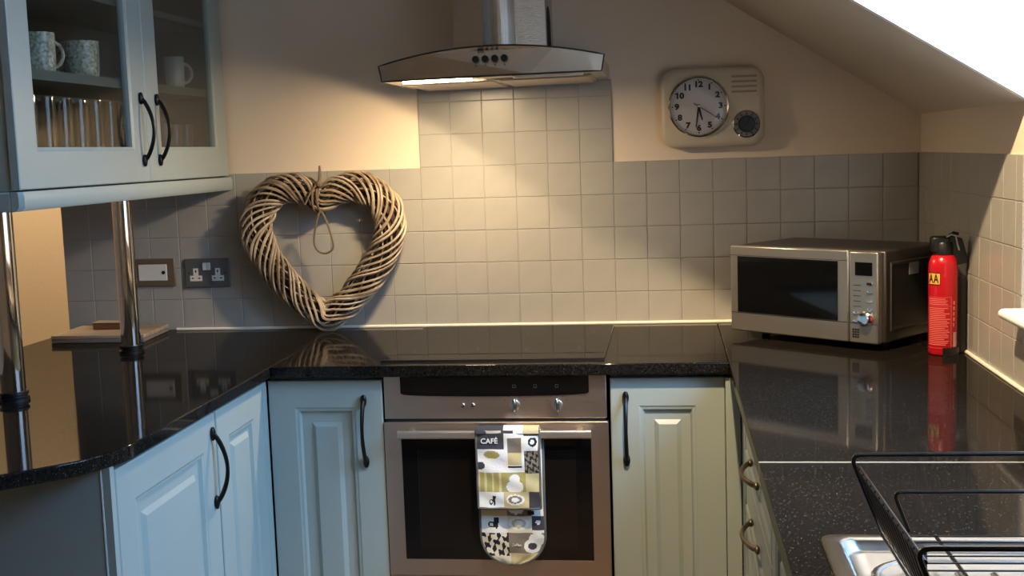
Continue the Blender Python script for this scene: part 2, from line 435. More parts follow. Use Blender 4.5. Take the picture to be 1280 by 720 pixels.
# back run units (doors face -y)
YD = -.686
c = base_unit('grey blue base cabinet with narrow raised-panel door left of the oven', (-.305, .008, -.02, YD+.0215))
panel_door(c, .316, HD, rel(c, (-.306, YD+.0205, ZD0)), (0, 0, 0), i1=.078, i2=.050, handle=(.266, -.0205, .718-.15))
c = base_unit('sage green base cabinet with narrow raised-panel door right of the oven', (.622, .926, -.02, YD+.0215))
panel_door(c, .296, HD, rel(c, (.6225, YD+.0205, ZD0)), (0, 0, 0), i1=.078, i2=.047, handle=(.040, -.0205, .722-.15))
MB().box(.920-c.location.x, .9575-c.location.x, YD-.012-c.location.y, YD+.02-c.location.y, ZD0, ZD1).build('corner_post', PAINT, c)
# right run units (fronts face -x)
XD = XRF+.030
def drawer(parent, ya, yb, z0, z1, handle=True):
    wd = ya-yb
    d = MB().rects(wd, z1-z0, [(0, 0), (0, -.0185), (.002, -.0205), (.028, -.0205), (.034, -.016), (.040, -.0175), (.042, -.0178)], fill=True).build('drawer', PAINT, parent, rel(parent, (XD+.0205, ya, z0)), (0, 0, R(-90)))
    if handle: put_handle(d, (wd/2, -.0205, (z1-z0)/2), (0, R(90), 0), HB)
c = base_unit('sage drawer unit with two bronze bow handles below the right worktop', (XD+.022, 1.53, -.72, -1.582))
for z0, z1 in ((.670, .806), (.531, .667), (.345, .528), (.150, .342)): drawer(c, -.795, -1.582, z0, z1)
MB().box(XD+.0005-c.location.x, XD+.0205-c.location.x, -.795-c.location.y, -1.582-c.location.y, .809, ZD1).build('top_rail', PAINT, c)
MB().box(XD+.0005-c.location.x, XD+.0205-c.location.x, -.705-c.location.y, -.792-c.location.y, ZD0, ZD1).build('corner_post', PAINT, c)
c = base_unit('sage base cabinet beneath the steel sink', (XD+.022, 1.53, -1.586, -2.99))
# leave room for the bowl: the sink hangs in this unit
for k in range(2):
    panel_door(c, .70, HD, rel(c, (XD+.0205, -1.588-.702*k, ZD0)), (0, 0, R(-90)), handle=(.06 if k else .64, -.0205, .56), me=HB)

# ------------------------------------------------------------------ oven
ov = thing('built_in_oven', 'stainless steel built-in oven with black glass door and bar handle', 'oven', (.3145, YD, 0))
ox0, ox1 = -.298, .298
MB().box(ox0+.01, ox1-.01, .012, .60, .13, .862).build('housing', GAP, ov)
MB().box(ox0, ox1, 0, .012, .7505, .866).build('control_panel', STEELH, ov, bevel=.0015)
dp = [(-.2525, .8650), (.2525, .8650), (.2525, .8215), (.249, .8185)] + [(.249*math.cos(PI*k/16), .8185-.0075*math.sin(PI*k/16)) for k in range(1, 16)] + [(-.249, .8185), (-.2525, .8215)]
MB().loops([[(x, -.0005, z) for x, z in dp], [(x, -.003, z) for x, z in dp]]).build('display_window', BLACKGL, ov)
for bx in (-.0845, -.0575):
    MB().lathe([(.0065, 0), (.0065, .004), (.0045, .007), (.001, .0075)], 14).build('push_button', CHROME, ov, (bx, 0, .787), (R(90), 0, 0), smooth=True)
for bx in (.055, .168):
    k = MB().lathe([(.014, 0), (.014, .003), (.0125, .004)], 20).build('knob', STEELH, ov, (bx, 0, .787), (R(90), 0, 0), smooth=True)
    MB().sphere((0, 0, 0), .0072, .0085, .020, 14, 10).build('knob_grip', SINKS, k, (0, 0, .010), (R(-90), 0, 0), smooth=True)
    for a in (-60, -30, 0, 30, 60, 180):
        MB().box(-.0016, .0016, -.0002, .0004, -.0008, .0008).build('dial_mark', BLACKI, ov, (bx+.030*math.sin(R(a)), -.0006, .787+.026*math.cos(R(a))))
for bx in (.055, .111, .168):
    f = MB(); f.box(-.004, .004, -.0006, 0, -.004, -.0034).box(-.004, .004, -.0006, 0, .0034, .004).box(-.004, -.0034, -.0006, 0, -.004, .004).box(.0034, .004, -.0006, 0, -.004, .004)
    f.build('symbol', GREYI, ov, (bx, -.003, .838))
MB().box(ox0+.004, ox1-.004, .003, .014, .742, .7505).build('gap_strip', GAP, ov)
dz0, dz1 = .318, .742
dr = MB().rects(.602, dz1-dz0, [(0, .012), (0, -.004), (.0015, -.0055), (.0455, -.0055), (.0465, -.003)], fill=False, x0=-.301, z0=dz0)
door = dr.build('oven_door', STEELH, ov)
MB().box(-.2555, .2555, -.0045, .004, .3605, .7000).build('door_glass', BLACKGL, door)
MB().rects(.425, .27, [(0, -.0046), (.0008, -.0049)], fill=True, x0=-.2125, z0=.395).build('inner_window', mat('inner_glass', (22, 18, 16), .08), door)
MB().loops([[(x, y-.036, z+.7165) for y, z in rrect(.014, .020, .005, 3)] for x in (-.257, .257)]).build('bar_handle', mat('bar_steel', (230, 226, 220), .3, .9), door, smooth=True)
for bx in (-.225, .225): MB().box(bx-.008, bx+.008, -.031, -.004, .709, .724).build('handle_mount', STEELH, door, bevel=.002)
MB().box(-.302, .302, .004, .018, .13, .314).build('lower_panel', STEELH, ov)

# oven glove over the oven bar -----------------------------------------------------
gl = thing('oven_glove', 'patchwork printed cafe oven glove folded over the oven door bar', 'oven glove', (.353, YD-.046, .3575))
PR = [mat('print_cream', (226, 218, 192), .9, bump=(260, .5)), mat('print_charcoal', (62, 62, 68), .9, bump=(260, .5)), mat('print_white', (238, 236, 230), .9, bump=(260, .5)),
      mat('print_olive', (168, 158, 92), .9, bump=(260, .5)), mat('print_taupe', (128, 118, 102), .9, bump=(260, .5)), mat('print_black', (30, 28, 28), .9, bump=(260, .5)), mat('print_sand', (206, 190, 142), .9, bump=(260, .5))]
BIND = mat('glove_binding', (96, 94, 88), .9, bump=(300, .6))
def ell(u, v, cx, cyy, rx, ry): return ((u-cx)/rx)**2+((v-cyy)/ry)**2 < 1
def moka(u, v, cx, cyy, s):      # little coffee pot with handle
    a = abs(u-cx) < s*(.32+.16*((cyy-v)/s)) and abs(v-cyy) < s
    return a or (ell(u, v, cx-s*.75, cyy+s*.3, s*.55, s*.55) and not ell(u, v, cx-s*.75, cyy+s*.3, s*.3, s*.3) and u < cx-s*.3)
def beans(u, v): return (math.sin(u*34+v*15)+math.sin(v*41-u*19)+.7*math.sin(u*63+2)) > .1
def upper(u, v):                 # u 0..1 across, v 0..1 from the top edge to the hem
    if v < .035: return 0 if u < .4 else (1 if .6 > u else 2)
    if u < .45 and v < .24: return 1
    if u < .45 and v < .53:
        if ell(u, v, .22, .31, .20, .085): return 3 if ell(u, v, .24, .31, .13, .05) else 2
        return 1 if (ell(u, v, .03, .45, .10, .05)) else 2
    if .45 <= u < .76 and v < .53:
        if .50 < u < .72 and .10 < v < .44: return 4 if v < .28 else 6
        return 5 if (.5 < u < .72 and .45 < v < .475) else 2
    if u >= .76 and v < .26:
        if ell(u, v, .90, .15, .07, .06) and not ell(u, v, .90, .15, .035, .03): return 5
        return 2 if v > .07 else 1
    if u >= .76 and v < .55: return 5 if beans(u*2.2, v*2.2) else 4
    if u < .42 and v < .79: return 3 if int(u*26) % 3 else 6
    if v < .79:
        if ell(u, v, .60, .72, .14, .085) or ell(u, v, .60, .62, .085, .06): return 2
        return 3 if u < .78 else 6
    if u < .42: return 5 if moka(u, v, .26, .895, .065) else 2
    if u < .82:
        if ell(u, v, .6, .885, .15, .07): return 2 if not ell(u, v, .6, .885, .11, .05) or ell(u, v, .6, .885, .06, .03) else 4
        return 6
    return 1
def lower(u, v):                 # v 0..1 from the hem of the upper flap to the round end
    if v < .16:
        if u < .42: return 6
        if u < .80: return 2 if ell(u, v, .56, .06, .12, .07) else 4
        return 2
    if v < .46:
        if u < .42: return 5 if moka(u, v, .25, .28, .10) else 2
        if u < .80:
            if ell(u, v, .6, .29, .16, .12): return 2 if not ell(u, v, .6, .29, .11, .08) or ell(u, v, .6, .29, .07, .05) else 6
            return 0
        if ell(u, v, .90, .27, .04, .03): return 2
        return 1 if v < .40 else 2
    if v < .85 and u < .44: return 5 if beans(u*1.4+.7, v*1.1) else 0
    if v < .80:
        if ell(u, v, .88, .56, .13, .11) or ell(u, v, .80, .68, .13, .12): return 1 if ell(u, v, .80, .68, .07, .06) else 2
        return 4
    return 0 if u < .46 else 6
def glove_piece(name, wd, ztop, zbot, y, fn, rad, nu=72, nv=84, puff=.006, thick=.010, x0=0.0):
    """cloth slab: front face painted square by square with the print, back face plain"""
    def hw(z):
        if z >= zbot+rad: return wd/2
        d = (zbot+rad-z)/rad
        return max(.0, math.sqrt(max(0, 1-d*d)))*rad+(wd/2-rad)
    mb = MB(); F = []
    for j in range(nv+1):
        if rad:
            nr = nv//2
            z = ztop+(zbot+rad-ztop)*j/(nv-nr) if j < nv-nr else zbot+rad-rad*math.sin(PI/2*(j-nv+nr)/nr)
        else: z = ztop+(zbot-ztop)*j/nv
        h = hw(z) if rad else wd/2
        row = []
        for i in range(nu+1):
            s = -1+2*i/nu
            wob = .0016*math.sin(9*s+14*j/nv)+.0012*math.sin(23*j/nv-4*s)
            row.append((x0+s*h, y-puff*(1-abs(s)**3)*(h/(wd/2))**1.5-wob*(h/(wd/2)), z))
        F.append(row)
    vs = [p for r_ in F for p in r_]; n1 = nu+1
    o = len(mb.v); mb.v += vs
    for j in range(nv):
        for i in range(nu):
            mb.f.append((o+j*n1+i, o+j*n1+i+1, o+(j+1)*n1+i+1, o+(j+1)*n1+i))
            z = (F[j][i][2]+F[j+1][i][2])/2; x = (F[j][i][0]+F[j][i+1][0]+F[j+1][i][0]+F[j+1][i+1][0])/4-x0
            mb.mi.append(fn(x/wd+.5, (ztop-z)/(ztop-zbot)))
    bk = [(x, y+thick, z) for x, yy, z in vs]; o2 = len(mb.v); mb.v += bk
    for j in range(nv):
        for i in range(nu):
            mb.f.append((o2+j*n1+i, o2+(j+1)*n1+i, o2+(j+1)*n1+i+1, o2+j*n1+i+1)); mb.mi.append(0)
    ob = mb.build(name, PR, gl, smooth=True)
    edge = [F[j][0] for j in range(nv+1)] + [F[nv][i] for i in range(1, nu)] + [F[j][nu] for j in range(nv, -1, -1)]
    MB().tube([(p[0], p[1]+.003, p[2]) for p in edge], .0042, 6).build('binding', BIND, ob, smooth=True)
    return ob
# local z = 0 at the tip of the glove
top = .3790
pk = glove_piece('front_flap', .165, top-.006, .163, -.004, upper, 0, puff=.004, thick=.007)
glove_piece('rear_pad', .172, top-.010, .001, .0215, lambda u, v: lower(u, max(0, (v-.565)/.435)), .080, nu=76, nv=150, thick=.008, puff=.003, x0=.003)
ls = []
for k in range(9):
    a = R(-10+200*k/8)
    ls.append([(x, .010-.018*math.cos(a)+.0, top-.012+.016*math.sin(a)) for x in (-.083, .083)])
ls2 = [[(x, .010-.013*math.cos(R(-10+200*k/8)), top-.012+.011*math.sin(R(-10+200*k/8))) for x in (.083, -.083)] for k in range(9)]
for (u0, u1, pm) in ((-.083, -.010, 1), (-.010, .042, 2), (.042, .083, 6)):
    st = lambda l, f_: [(u0 if (p[0] < 0) == f_ else u1, p[1], p[2]) for p in l]
    MB().loops([[(u0, a[0][1], a[0][2]), (u1, a[0][1], a[0][2]), (u1, b[0][1], b[0][2]), (u0, b[0][1], b[0][2])] for a, b in zip(ls, ls2)]).build('fold_over_bar', PR[pm], gl, smooth=True)
text_mesh('CAFÉ', .0195, 'cafe_lettering', PR[2], pk, (-.0475, -.0105, top-.034), bold=.0003)
MB().box(.045, .062, -.0015, .001, .139, .149).build('fabric_tag', PR[5], gl, (0, .018, 0))
text_mesh('Coffee', .010, 'coffee_lettering', PR[2], gl, (.012, .0165, .056))

# ------------------------------------------------------------------ hob
hb = thing('induction_hob', 'flat black glass hob set into the worktop', 'hob', (.306, -.35, WT))
hp = rrect(.604, .605, .006, 3)
MB().loops([[(x, y, .0) for x, y in hp], [(x, y, .0045) for x, y in hp], [(x*.996, y*.996, .006) for x, y in hp]]).build('glass_plate', HOBGL, hb)
RINGM = mat('hob_print', (44, 43, 42), .15)
for (hx, hy, hr) in ((-.15, -.15, .09), (.15, -.15, .075), (-.15, .13, .075), (.15, .13, .10)):
    MB().loops([[(hx+r_*math.cos(2*PI*k/40), hy+r_*math.sin(2*PI*k/40), .0062) for k in range(40)] for r_ in (hr, hr+.0015)], False, False).build('cooking_zone', RINGM, hb)
MB().box(-.302, .302, -.3085, -.303, 0, .0058).build('front_trim', DARKST, hb)

# ------------------------------------------------------------------ cooker hood
hd = thing('cooker_hood', 'stainless steel chimney cooker hood with arched front and one lit lamp', 'cooker hood', (.3065, 0, 1.660), (0, R(-.6), 0))
W2 = .3035
MB().loops([[(x, y, z) for x, y, z in ((-W2, -.002, 0), (W2, -.002, 0), (W2, -.002, .046), (-W2, -.002, .046))],
            [(-W2, -.47, 0), (W2, -.47, 0), (W2, -.47, .046), (-W2, -.47, .046)]]).build('canopy', STEEL, hd, bevel=.002)
# arched front plate
n = 28; lo = []; hi = []
for i in range(n+1):
    s = -1+2*i/n
    lo.append((s*(W2+.001), .001)); hi.append((s*(W2+.009), .044+.038*(1-abs(s)**2.0)))
poly = lo+hi[::-1]
def bow(x): return -.486-.022*(1-(x/W2)**2)
MB().loops([[(x, bow(x)+.014, z) for x, z in poly], [(x, bow(x), z) for x, z in poly]]).build('front_plate', STEEL, hd)
rim = [(x, bow(x)-.0005, z) for x, z in poly]
MB().tube(rim, .0022, 6, closed=True).build('plate_edging', DARKST, hd)
# sloping top behind the front plate
MB().loops([[(-W2+.02, -.46, .046), (W2-.02, -.46, .046), (W2-.10, -.40, .075), (-W2+.10, -.40, .075)], [(-W2+.02, -.004, .046), (W2-.02, -.004, .046), (W2-.10, -.004, .075), (-W2+.10, -.004, .075)]]).build('canopy_top', STEEL, hd)
# underside grease filters and lamps
MB().box(-.27, .27, -.39, -.03, -.004, 0).build('filter_frame', STEEL, hd)
for fx in (-.135, .135): MB().box(fx-.125, fx+.125, -.375, -.045, -.007, -.004).build('grease_filter', STEELH, hd, bevel=.002)
LAMPON = mat('lamp_lens_lit', (255, 240, 210), .4, emit=((1.0, .80, .50), 28))
LAMPOFF = mat('lamp_lens_off', (225, 215, 190), .3)
for lx, mt_ in ((-.155, LAMPON), (.155, LAMPOFF)):
    lp = rrect(.195, .034, .015, 5, lx, -.452)
    MB().loops([[(x, y, 0) for x, y in lp], [(x, y, -.0055) for x, y in lp]]).build('lamp_lens', mt_, hd)
for k in range(4):
    b_ = MB().lathe([(.0098, 0), (.0098, .003), (.0085, .005), (.004, .0045)], 18).build('push_button', BLACKP, hd, (-.036+.0263*k, bow(0)+.0002, .047), (R(90), 0, 0), smooth=True)
    MB().box(-.001, .001, -.0005, .0005, -.0016, .0016).build('button_mark', BLACKI, hd, (-.036+.0263*k, bow(0)-.0004, .030))
f = MB(); f.box(-.008, .008, -.0006, .0, -.001, .004).box(-.008, -.007, -.0006, 0, -.007, .004).box(.007, .008, -.0006, 0, -.007, .004).box(-.008, .008, -.0006, 0, -.007, -.006)
f.build('badge', BLACKI, hd, (-.021, bow(0)-.0002, .0705))
for k in range(3): MB().box(-.004, .004, -.0006, 0, -.002, .002).build('badge_dash', BLACKI, hd, (-.003+.0135*k, bow(0)-.0002, .073))
# chimney: two flat sides and a bowed centre
cp = [(-.1365, -.004), (-.1365, -.235), (-.049, -.250)] + [(-.049+.098*k/10, -.250-.021*math.sin(PI*k/10)) for k in range(1, 10)] + [(.049, -.250), (.1365, -.235), (.1365, -.004)]
ch = MB().loops([[(x, y, .05) for x, y in cp], [(x, y, .52) for x, y in cp]]).build('chimney', STEEL, hd, (-.0035, 0, 0))
vp = [(.0, 0), (.10, 0), (.10, .09), (.085, .12), (.05, .132), (.015, .12), (0, .09)]
MB().loops([[(.1366, -.19+y, .09+z) for y, z in vp], [(.1377, -.19+y, .09+z) for y, z in vp]]).build('side_vent', GAP, ch)
# the lamp's own light
sp = bpy.data.lights.new('hood_lamp', 'SPOT'); sp.energy = 7; sp.color = WARM; sp.spot_size = R(167); sp.spot_blend = .12; sp.shadow_soft_size = .018
so = bpy.data.objects.new('hood_lamp', sp); COL.objects.link(so)
so.location = (.155, -.45, 1.640)
so.rotation_euler = Vector((-.526, -.125, -.841)).to_track_quat('-Z', 'Y').to_euler()

al = area_light('hood_lamp_lens_light', (.155, -.452, 1.6525), (0, 0, 0), .19, .030, 10.5, WARM)
# dormer downlight ------------------------------------------------------------------
dl = thing('ceiling_downlight', 'round warm downlight in the ceiling above the window', 'downlight', (.80, -1.69, CEIL))
MB().lathe([(.030, -.004), (.046, -.004), (.048, 0), (.030, 0)], 24, cap0=False, cap1=False).build('bezel', CHROME, dl, smooth=True)
MB().lathe([(.030, -.002), (.030, -.001)], 24).build('lamp_lens', mat('downlight_lens', (255, 240, 210), .4, emit=((1.0, .80, .52), 12)), dl)
pl = bpy.data.lights.new('downlight_lamp', 'SPOT'); pl.energy = 180; pl.color = (1.0, .76, .46); pl.spot_size = R(100); pl.spot_blend = .5; pl.shadow_soft_size = .02
po = bpy.data.objects.new('downlight_lamp', pl); COL.objects.link(po); po.location = (.80, -1.69, CEIL-.08); po.rotation_euler = Vector((.62, .36, -1.6)).to_track_quat('-Z', 'Y').to_euler()

# downlight of the dining side, washing the wall seen past the peninsula
dl2 = thing('ceiling_downlight', 'round warm downlight in the ceiling of the dining side', 'downlight', (-2.0, .35, CEIL))
MB().lathe([(.030, -.004), (.046, -.004), (.048, 0), (.030, 0)], 24, cap0=False, cap1=False).build('bezel', CHROME, dl2, smooth=True)
MB().lathe([(.030, -.002), (.030, -.001)], 24).build('lamp_lens', MATS['downlight_lens'], dl2)
pl2 = bpy.data.lights.new('downlight_lamp', 'SPOT'); pl2.energy = 92; pl2.color = (1.0, .76, .46); pl2.spot_size = R(110); pl2.spot_blend = .6; pl2.shadow_soft_size = .02
po2 = bpy.data.objects.new('downlight_lamp', pl2); COL.objects.link(po2); po2.location = (-2.0, .35, CEIL-.05); po2.rotation_euler = Vector((.1, .5, -1.2)).to_track_quat('-Z', 'Y').to_euler()

# ------------------------------------------------------------------ wall cabinet with glass doors
UX = -.632; UB = 1.404; UT = 2.12; UD = -.975; UY0 = -.006; UY1 = -1.290
uc = thing('wall_cabinet', 'blue grey wall cabinet with two glass doors above the peninsula', 'cabinet', ((UX+UD)/2, UY1, UB))
def ur(p): return (p[0]-uc.location.x, p[1]-uc.location.y, p[2]-UB)
def ubox(name, a, b, m_, bevel=0, parent=None):
    p, q_ = ur(a), ur(b); return MB().box(p[0], q_[0], p[1], q_[1], p[2], q_[2]).build(name, m_, parent or uc, bevel=bevel)
DF = UX-.021
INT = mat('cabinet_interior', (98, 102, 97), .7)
ubox('side_panel', (UD, UY1, UB), (DF, UY1+.018, UT), PAINT)
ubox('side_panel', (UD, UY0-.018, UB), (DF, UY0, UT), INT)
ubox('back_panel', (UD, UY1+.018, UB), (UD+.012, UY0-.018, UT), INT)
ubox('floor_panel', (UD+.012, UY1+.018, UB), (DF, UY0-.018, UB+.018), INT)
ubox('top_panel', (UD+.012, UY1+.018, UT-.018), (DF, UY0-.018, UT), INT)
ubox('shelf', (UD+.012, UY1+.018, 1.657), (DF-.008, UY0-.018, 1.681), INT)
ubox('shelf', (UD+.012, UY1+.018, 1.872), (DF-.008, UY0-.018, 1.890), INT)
# light rail below
rl = MB(); prof = [(0, 0), (0, -.040), (-.004, -.045), (-.020, -.045), (-.020, 0)]
pr2 = [(UX+.004, UB-.002), (UX+.008, UB-.012), (UX+.008, UB-.036), (UX+.002, UB-.044), (UX-.02, UB-.046), (UX-.02, UB-.002)]
ls = [[ur((x, y, z)) for x, z in pr2] for y in (UY0+.004, UY1-.004)]
pr3 = [(UX-.004, UB-.002), (UX-.002, UB-.012), (UX-.002, UB-.036), (UX-.008, UB-.044), (UX-.02, UB-.046), (UX-.02, UB-.002)]
ls.append([ur((x, UY1-.012, z)) for x, z in pr3])
MB().loops(ls).build('light_rail', PAINT, uc, smooth=True)
ubox('light_rail_end', (UD, UY1-.012, UB-.046), (UX-.02, UY1+.01, UB-.002), PAINT, .004)
ubox('underside', (UD, UY1+.01, UB-.03), (UX-.02, UY0, UB-.002), PAINT)
GI = .094
def glass_door(ya, yb, hy):
    wd, ht = yb-ya, UT-UB-.004
    d = MB().rects(wd, ht, [(0, 0), (0, -.0185), (.0022, -.0205), (GI-.010, -.0205), (GI-.004, -.0175), (GI, -.0165), (GI, 0)], fill=False).build('glass_door', PAINT, uc, ur((UX-.0205, ya, UB+.002)), (0, 0, R(90)))
    MB().box(GI-.002, wd-GI+.002, -.010, -.006, GI-.002, ht-GI+.002).build('pane', PANE, d)
    put_handle(d, (hy-ya, -.0205, 1.547-UB-.002))
glass_door(UY1-.004, -.612, -.651)
glass_door(-.609, UY0-.002, -.547)
# chrome support poles
for (px, pyy, lab) in ((-.803, -.440, 'chrome support pole beneath the cabinet, nearer the wall sockets'), (-.785, -1.125, 'chrome support pole beneath the cabinet, at the left edge of the picture')):
    p = thing('support_pole', lab, 'pole', (px, pyy, WT), group='chrome poles under the wall cabinet')
    MB().lathe([(.0285, .012), (.0285, UB-.031-WT)], 28).build('tube', CHROME, p, smooth=True)
    MB().lathe([(.036, 0), (.036, .007), (.031, .010), (.031, .014), (.034, .016), (.034, .022), (.0288, .024)], 28).build('collar', BLACKP, p, smooth=True)

# mugs and glasses in the cabinet
def mug(label, x, y, r, h, m_, rz, group):
    t = thing('mug', label, 'mug', (x, y, 1.6812), (0, 0, R(rz)), group)
    MB().lathe([(r*.80, 0), (r*.92, .006), (r*.97, h*.3), (r, h), (r*.93, h), (r*.90, h*.3), (r*.8, .008)], 24).build('body', m_, t, smooth=True)
    path = [(r*.94+.026*math.sin(PI*k/10), 0, h*.5+.030*math.cos(PI*k/10)) for k in range(11)]
    MB().tube(path, .0048, 8).build('mug_handle', m_, t, smooth=True)
    return t
mug('speckled cream mug at the far left of the shelf', -.745, -.965, .043, .100, MUGW, 55, 'mugs in the cabinet')
mug('speckled cream mug with wide body, second from the left', -.745, -.742, .0475, .098, MUGW, 200, 'mugs in the cabinet')
mug('plain pale mug behind the right-hand glass door', -.735, -.150, .030, .100, MUGP, 40, 'mugs in the cabinet')
def tumbler_mesh(r, h):
    return MB().lathe([(r*.82, 0), (r, h), (r*.95, h), (r*.78, .012)], 20).mesh('glass', GLASSW, True)
TG = tumbler_mesh(.031, .200); SG = tumbler_mesh(.030, .150)
i = 0
for gx in (-.715, -.80):
    for k in range(6):
        o = bpy.data.objects.new('drinking_glass', TG); COL.objects.link(o); o.location = (gx, -1.10+.085*k+.2*(-.715-gx)*2.2, UB+.0185)
        tag(o, 'tall clear drinking glass behind the left glass door', 'glass', 'tall glasses in the cabinet')
for gx in (-.715, -.79):
    for k in range(4):
        o = bpy.data.objects.new('drinking_glass', SG); COL.objects.link(o); o.location = (gx, -.40+.082*k+(.04 if gx < -.75 else 0), UB+.0185)
        tag(o, 'short clear tumbler behind the right glass door', 'glass', 'short tumblers in the cabinet')

# ------------------------------------------------------------------ microwave
mwz = WT
mw = thing('microwave_oven', 'stainless steel microwave oven set diagonally in the corner', 'microwave', (.9575, -.288, mwz), (0, 0, R(-40.17)))
MWW, MWD, MWB, MWT = .484, .318, .020, .2655
MB().box(.004, MWW-.002, .022, MWD, MWB+.002, MWT).build('casing', mat('microwave_casing', (104, 98, 92), .36, .9), mw, bevel=.005)
MB().box(0, .385, 0, .024, MWB, MWT).build('front_frame', mat('microwave_steel', (192, 187, 178), .3, .9), mw, bevel=.004)
MB().box(.387, MWW-.012, .001, .024, MWB, MWT-.002).build('control_panel', MATS['microwave_steel'], mw, bevel=.004)
MB().box(.026, .3535, -.0016, .004, MWB+.0555, MWT-.030).build('door_glass', BLACKGL, mw)
MB().box(.002, .383, -.0008, .003, MWB+.0525, MWB+.0540).build('seam', DARKST, mw)
MB().box(.002, .383, -.0008, .003, MWT-.0280, MWT-.0268).build('seam', DARKST, mw)
MB().box(.406, .456, -.0008, .004, MWT-.0650, MWT-.0300).build('display', BLACKGL, mw)
for k in range(4): MB().box(.440, .457, -.003, .003, MWT-.0855-.0235*k-.004, MWT-.0855-.0235*k+.004).build('button', CHROME, mw, bevel=.002)
for k in range(2): MB().box(.400, .416, -.003, .003, MWT-.166-.022*k-.004, MWT-.166-.022*k+.004).build('button', CHROME, mw, bevel=.002)
for k in range(5): MB().box(.400, .422, 0, .003, MWT-.092-.014*k, MWT-.0908-.014*k).build('print_line', DARKST, mw, (0, -.0003, 0))
kn = MB().lathe([(.0205, 0), (.0205, .006), (.0185, .009), (.0175, .020), (.015, .0225), (.003, .023)], 26).build('dial', CHROME, mw, (.4400, .001, MWT-.179), (R(90), 0, 0), smooth=True)
for a in range(3):
    for b in range(4): MB().box(.398+.007*a, .403+.007*a, 0, .003, MWB+.014+.0065*b, MWB+.0185+.0065*b).build('print_mark', DARKST, mw, (0, -.0003, 0))
MB().box(.388, MWW-.013, 0, .003, MWB+.0525, MWB+.0538).build('seam', DARKST, mw, (0, -.0002, 0))
sd = MB().rects(.255, .185, [(0, 0), (.003, -.003), (.008, -.003), (.011, 0)], fill=False, x0=0, z0=0)
sd.build('side_panel_rib', MATS['microwave_casing'], mw, (MWW-.0022, .045, MWB+.03), (0, 0, R(90)))
# the rib faces +x of the casing
MB().box(-.0006, .0006, -.024, .024, -.017, .017).build('rating_label', mat('label_grey', (168, 166, 162), .5), mw, (MWW-.0016, .165, MWT-.055))
for (fx, fy) in ((.05, .10), (MWW-.05, .10), (.03, MWD-.03), (MWW-.03, MWD-.03)):
    MB().lathe([(.012, 0), (.014, MWB+.003)], 12).build('foot', BLACKP, mw, (fx, fy, 0))

# ------------------------------------------------------------------ fire extinguisher
fe = thing('fire_extinguisher', 'small red fire extinguisher with black head beside the microwave', 'fire extinguisher', (1.4765, -.6169, WT))
rr = .0362
prof = [(rr*.93, .002), (rr, .008), (rr, .222), (rr*.97, .235), (rr*.88, .247), (rr*.70, .256), (.017, .260), (.017, .270)]
MB().lathe(prof, 36).build('cylinder', REDP, fe, smooth=True)
hd2 = MB().lathe([(.022, .254), (.0255, .258), (.0255, .284), (.022, .290)], 24)
head = hd2.build('valve_head', BLACKP, fe, smooth=True)
MB().box(-.031, .014, -.019, .019, .262, .304).build('head_cap', BLACKP, head, bevel=.006)
lv = [(.0, .300), (.016, .306), (.044, .298), (.054, .262), (.0605, .236), (.034, .230), (.022, .250), (.008, .280)]
MB().loops([[(x, -.013, z) for x, z in lv], [(x, .013, z) for x, z in lv]]).build('lever', BLACKP, head, bevel=.003)
MB().tube([(.004, -.016, .302), (.016, -.018, .309), (.027, -.016, .304), (.031, -.016, .285), (.036, -.015, .268)], .0022, 6).build('safety_strap', mat('strap', (196, 192, 184), .5), head, smooth=True)
MB().tube([(.012, -.008, .305), (.024, -.006, .312), (.036, 0, .309)], .0042, 8).build('pull_tab', BLACKP, head, smooth=True)
def band(name, a0, a1, z0, z1, m_, off=.0004, n=10):
    a0, a1 = a0-16, a1-16
    # patch wrapped round the cylinder; angles in degrees from the camera-facing side (-y), positive to the right
    r_ = rr+off
    ls = [[(r_*math.sin(R(a0+(a1-a0)*k/n)), -r_*math.cos(R(a0+(a1-a0)*k/n)), z) for k in range(n+1)] for z in (z0, z1)]
    return MB().loops(ls, False, False, closed=False).build(name, m_, fe)
band('label_border', -66, -5, .181, .2135, BLACKI, .0003)
band('brand_label', -62, -8, .1835, .211, ORANGE, .0006)
for k, a in enumerate((-62, -39)):
    q_ = text_mesh('A', .031, 'label_letter', BLACKI, fe, ((rr+.0012)*math.sin(R(a)), -(rr+.0012)*math.cos(R(a)), .1970), (R(90), 0, R(a)), sx=.62, bold=.0006)
for z0, z1 in ((.1500, .1506), (.0195, .0201), (.1270, .1276)): band('print_rule', -62, 38, z0, z1, PINKI)
band('print_rule', 36.5, 38, .0195, .1506, PINKI)
random.seed(3)
z = .146
while z > .028:
    if abs(z-.1273) > .004:
        band('print_line', -60, random.uniform(8, 34), z-.0009, z+.0009, PINKI)
    z -= .0047
for k in range(5): band('print_line', 47, 52+random.uniform(0, 4), .075+.014*k, .084+.014*k, PINKI, n=2)
band('bar_code', 48, 66, .022, .060, mat('bar_code_paper', (190, 150, 140), .6), n=4)
# wall bracket
MB().box(.030, .060, .004, .026, .0, .20).build('bracket_back', BLACKP, fe, bevel=.003)
bk = [[((rr+o_)*math.sin(R(-12+150*k/14)), -(rr+o_)*math.cos(R(-12+150*k/14)), z) for k in range(15)] for o_, z in ((.0008, 0), (.004, 0), (.004, .021), (.0008, .021), (.0008, 0))]
MB().loops(bk, False, False, closed=False).build('bracket_cup', BLACKP, fe)

